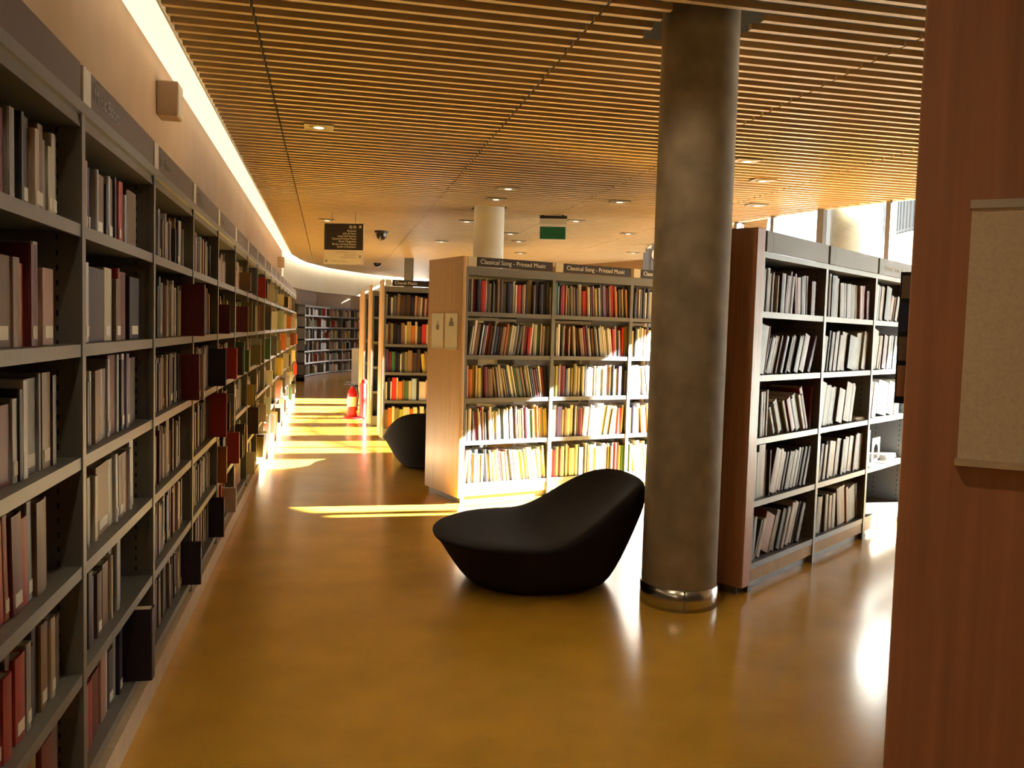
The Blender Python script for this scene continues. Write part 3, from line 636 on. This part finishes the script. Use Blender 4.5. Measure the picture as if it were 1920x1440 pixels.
def arrow(parent, x, z, ang, m):
    ca, sa = math.cos(ang), math.sin(ang); mb = MB()
    for pts in (((-0.025, -0.005), (0.012, -0.005), (0.012, 0.005), (-0.025, 0.005)), ((0.028, 0), (0.0, 0.026), (-0.008, 0.018), (0.012, 0)), ((0.028, 0), (0.012, 0), (-0.008, -0.018), (0.0, -0.026))):
        mb.add([(x + px * ca - pz * sa, -0.0156, z + px * sa + pz * ca) for px, pz in pts], [tuple(range(len(pts)))], m)
    mb.build('arrow', parent)
arrow(bp_, 0.245, 2.945, R(45), 'letter'); arrow(wpn, 0.245, 2.52, R(-45), 'ink'); arrow(wpn, -0.255, 2.45, R(-135), 'ink')
for i, l in enumerate(['Jazz & Musical Scores', 'Music Library', 'Songs & Musicals']): text(l, 0.034, 'letterg', wpn, (0.19, -0.014, 2.562 - i * 0.035), 'RIGHT')
text("Children's Library", 0.034, 'letterg', wpn, (-0.19, -0.014, 2.435))
for x in (-0.18, 0.17): mb = MB(); mb.tube([(x, 0, 3.0), (x, 0, 3.30)], 0.003, 'black', 6); mb.build('wire', t)
t = thing('exit_sign', 'green and white hanging exit sign near the pale round column', 'sign', (0.52, 12.3, 0), R(-3))
mb = MB(); mb.box(-0.19, 0.20, -0.02, 0.02, 3.11, 3.15, 'black'); mb.box(-0.15, -0.13, -0.01, 0.01, 3.10, 3.30, 'black'); mb.box(0.13, 0.15, -0.01, 0.01, 3.10, 3.30, 'black'); mb.build('bracket', t)
mb = MB(); mb.box(-0.19, 0.19, -0.012, 0.012, 2.81, 3.12, 'tag'); mb.build('panel', t)
mb = MB(); mb.box(-0.182, 0.182, -0.0135, -0.012, 2.82, 2.995, 'green'); mb.build('green_field', t)
mb = MB(); mb.box(-0.182, 0.182, -0.0138, -0.012, 2.997, 3.03, 'white'); mb.build('white_band', t)
t = thing('dome_camera', 'dark dome camera on the ceiling right of the directory sign', 'camera', (-2.34, 14.95, CEIL))
mb = MB(); mb.lathe([(0.12, -0.03), (0.12, 0.0)], 'black', 24); mb.build('mount', t)
mb = MB(); mb.lathe([(0.0001, -0.16), (0.045, -0.15), (0.075, -0.12), (0.09, -0.08), (0.092, -0.03)], 'lens', 24); mb.build('dome', t)
t = thing('dome_camera', 'small dark ceiling dome far away above the curved light strip', 'camera', (-3.6, 22.4, CEIL))
mb = MB(); mb.lathe([(0.0001, -0.10), (0.07, -0.08), (0.1, -0.03), (0.1, 0.0)], 'lens', 24); mb.build('dome', t)
t = thing('wall_clock', 'round white hanging clock half hidden behind the thick concrete column', 'clock', (2.33, 14.0, 2.80))
mb = MB(); mb.box(-0.005, 0.005, -0.005, 0.005, 0.12, 0.6, 'black'); mb.build('hanger', t)
circ = lambda r: [(r * math.cos(k * math.pi / 16), r * math.sin(k * math.pi / 16)) for k in range(32)]
for nm, r_, y0, y1, m_ in (('case', 0.13, 0.0, 0.04, 'black'), ('dial', 0.118, -0.004, 0.0, 'white')):
    mb = MB(); c = circ(r_); mb.add([(x, y0, z) for x, z in c] + [(x, y1, z) for x, z in c], [tuple(range(32)), tuple(range(63, 31, -1))] + [(i, (i + 1) % 32, (i + 1) % 32 + 32, i + 32) for i in range(32)], m_); mb.build(nm, t)
mb = MB(); mb.box(-0.004, 0.004, -0.006, -0.004, -0.01, 0.09, 'black'); mb.box(-0.06, 0.01, -0.006, -0.004, -0.004, 0.004, 'black'); mb.build('hands', t)

LIGHTS = [(-1.671, 7.239, 'over the aisle before the directory sign'), (2.144, 8.131, 'nearest the right of the thick column'), (2.58, 9.112, 'second beyond the thick column toward the window'),
          (3.0, 10.8, 'third beyond the thick column next to the window'), (-0.108, 10.066, 'nearer of the two in front of the pale column'), (-0.268, 10.898, 'farther of the two in front of the pale column'),
          (1.287, 10.833, 'just left of the thick column'), (-2.984, 13.559, 'at the corner of the directory sign'), (-0.099, 14.69, 'lower one right of the pale column'), (0.881, 12.786, 'just right of the exit sign'),
          (-0.764, 13.206, 'just left of the pale column'), (-1.413, 16.342, 'between dome camera and pale column'), (1.848, 14.212, 'between exit sign and thick column'), (2.394, 17.5, 'far one above the second Classical Song sign'),
          (0.05, 15.9, 'far one low beside the pale column'), (0.1, 18.3, 'farthest one right of the pale column')]
FILL_LAMPS = [(-0.1, 3.2), (-0.5, 0.9), (1.3, 2.6), (0.6, 4.0)]  # unseen downlights added to brighten the near floor and the near bookcase end
for i, (x, y) in enumerate([(l[0], l[1]) for l in LIGHTS] + FILL_LAMPS):
    sp = bpy.data.lights.new('downlight_beam', 'SPOT'); sp.energy = 2.8 if i < len(LIGHTS) else (7.5 if y < 1 else 4.2); sp.color = (1.0, 0.76, 0.44); sp.spot_size = R(125); sp.spot_blend = 0.8; sp.shadow_soft_size = 0.06
    so = bpy.data.objects.new('downlight_beam', sp); COL.objects.link(so); so.location = (x, y, CEIL - 0.04)
LIGHTS += [(x, y, 'added out of view near the camera as fill light') for x, y in FILL_LAMPS]
for x, y, wh in LIGHTS:
    t = thing('downlight', 'square ceiling downlight ' + wh, 'light', (x, y, CEIL), R(12.2), 'ceiling downlights')
    mb = MB(); mb.box(-0.12, 0.12, -0.09, 0.09, -0.012, 0.002, 'trimp'); mb.build('plate', t)
    mb = MB(); mb.lathe([(0.042, -0.017), (0.06, -0.019), (0.075, -0.014), (0.078, -0.012)], 'trimp', 24); mb.build('ring', t)
    mb = MB(); mb.lathe([(0.0001, -0.024), (0.025, -0.022), (0.042, -0.017)], 'lamp', 24); mb.build('lamp', t)

def speaker(loc, label):
    t = thing('wall_speaker', label, 'speaker', loc, ARZ, 'wall speakers')
    mb = MB(); mb.box(-0.09, 0.09, -0.13, 0.0, -0.11, 0.11, 'wall'); mb.build('case', t, bevel=0.008)
    mb = MB(); mb.box(-0.08, 0.08, -0.134, -0.13, -0.10, 0.10, 'tag'); mb.build('grille', t)
speaker((*wp(6.02, -1.10), 2.93), 'small tan speaker box high on the wall above the near bookcases')
speaker((*wp(19.4, -1.10), 2.85), 'tiny far speaker box on the wall near the end of the light strip')

# ------------------------------------------------------------------ things on the floor in the aisle
t = thing('fire_extinguisher', 'red fire extinguisher with a white label in a red floor stand', 'extinguisher', (-2.60, 13.88, 0.035), R(-10))
mb = MB(); mb.lathe([(0.075, 0.0), (0.08, 0.01), (0.08, 0.36), (0.065, 0.42), (0.03, 0.455), (0.03, 0.48)], 'red', 28); mb.build('cylinder', t)
mb = MB(); mb.lathe([(0.0815, 0.16), (0.0815, 0.32)], 'paper', 28); mb.build('label_band', t)
mb = MB(); mb.box(-0.025, 0.025, -0.02, 0.02, 0.48, 0.51, 'black'); mb.box(-0.14, 0.03, -0.012, 0.012, 0.51, 0.522, 'black'); mb.box(-0.12, 0.02, -0.012, 0.012, 0.545, 0.555, 'black'); mb.build('valve', t)
mb = MB(); mb.tube([(0.02, 0.0, 0.495), (0.09, -0.02, 0.47), (0.115, -0.03, 0.36), (0.10, -0.03, 0.2), (0.095, -0.03, 0.1)], 0.011, 'black'); mb.build('hose', t)
t = thing('extinguisher_stand', 'red plastic floor stand with a tall back beside the oak bookcase end', 'stand', (-2.56, 13.9, 0), R(-10))
mb = MB(); mb.lathe([(0.20, 0.0), (0.20, 0.01), (0.15, 0.033)], 'redp', 32); mb.build('base', t)
mb = MB(); mb.prism_z([(0.115, -0.10), (0.15, -0.11), (0.19, 0.0), (0.15, 0.11), (0.115, 0.10), (0.145, 0.0)], 0.03, 0.58, 'redp'); mb.lathe([(0.05, 0.0), (0.04, 0.05), (0.0001, 0.07)], 'redp', 20, (0.155, 0, 0.58)); mb.build('back_post', t)
t = thing('cabinet', 'small grey cabinet standing far down the aisle behind the fire extinguisher', 'cabinet', (-3.80, 21.2, 0), R(5))
mb = MB(); mb.box(-0.2, 0.2, 0, 0.4, 0.05, 0.95, 'concw'); mb.box(-0.18, 0.18, 0.02, 0.38, 0, 0.05, 'metald'); mb.build('body', t, bevel=0.006)
mb = MB(); mb.box(-0.19, 0.19, -0.012, 0.0, 0.07, 0.93, 'concw'); d_ = mb.build('door', t)
mb = MB(); mb.box(0.14, 0.155, -0.03, -0.012, 0.5, 0.62, 'metald'); mb.build('handle', d_)
# bits on the sunlit bay behind the column
rz = R(90 - RGTA); c_, s_ = math.cos(rz), math.sin(rz)
def rloc(x, y, z): return (RGTC[0] + c_ * x - s_ * y, RGTC[1] + s_ * x + c_ * y, z)
t = thing('bookend', 'dark metal bookend with an arched hole on the sunlit shelf', 'bookend', rloc(2.42, 0.10, MIDZ[3] + 0.019), rz)
bm_ = MB(); arch = [(0.04, 0.02), (0.04, 0.09)] + [(0.09 + 0.05 * math.cos(a), 0.09 + 0.05 * math.sin(a)) for a in [math.pi * (1 - k / 8) for k in range(1, 8)]] + [(0.14, 0.09), (0.14, 0.02)]
outer = [(0.0, 0.02), (0.0, 0.19)] + [(0.18 * k / 8, 0.19) for k in range(1, 8)] + [(0.18, 0.19), (0.18, 0.02)]
n_ = len(arch); pv = [(x, 0.0, z) for x, z in outer] + [(x, 0.0, z) for x, z in arch] + [(x, 0.003, z) for x, z in outer] + [(x, 0.003, z) for x, z in arch]
fa = []
for i in range(n_ - 1):
    fa += [(i, i + 1, n_ + i + 1, n_ + i), (2 * n_ + i, 3 * n_ + i, 3 * n_ + i + 1, 2 * n_ + i + 1), (i, 2 * n_ + i, 2 * n_ + i + 1, i + 1), (n_ + i, n_ + i + 1, 3 * n_ + i + 1, 3 * n_ + i)]
bm_.add(pv, fa, 'metald'); bm_.box(0.0, 0.18, 0.0, 0.003, 0.0, 0.02, 'metald'); bm_.build('plate', t)
bm_ = MB(); bm_.box(0.0, 0.18, -0.1, 0.003, 0.0, 0.002, 'metald'); bm_.build('foot', t)
mb = MB(); rr = random.Random(3)
for k in range(6): dx, dy = rr.uniform(-0.01, 0.01), rr.uniform(-0.01, 0.01); mb.box(dx, 0.21 + dx, dy, 0.17 + dy, k * 0.007, k * 0.007 + 0.0065, 'paper')
tag(mb.build('paper_pile', loc=rloc(2.62, 0.05, MIDZ[3] + 0.019), rz=rz), 'low pile of white paper beside the arched bookend', 'papers')
mb = MB(); mb.box(0.0, 0.17, 0.0, 0.18, 0.0, 0.012, 'paper'); mb.box(0.005, 0.175, 0.01, 0.19, 0.012, 0.022, 'white')
tag(mb.build('paper_pile', loc=rloc(1.815, 0.02, MIDZ[2] + 0.019), rz=rz), 'flat white papers on the third shelf of the second bay behind the column', 'papers')

# lettering becomes plain mesh
bpy.context.view_layer.update(); dg = bpy.context.evaluated_depsgraph_get()
for tmp, name, m, parent, loc, rot in TEXTS:
    me = bpy.data.meshes.new_from_object(tmp.evaluated_get(dg)); me.materials.clear(); me.materials.append(M[m])
    o = bpy.data.objects.new('text_tmp', me); COL.objects.link(o); o.parent = parent; o.location = loc; o.rotation_euler = rot
    cu = tmp.data; bpy.data.objects.remove(tmp); bpy.data.curves.remove(cu); o.name = name; me.name = name
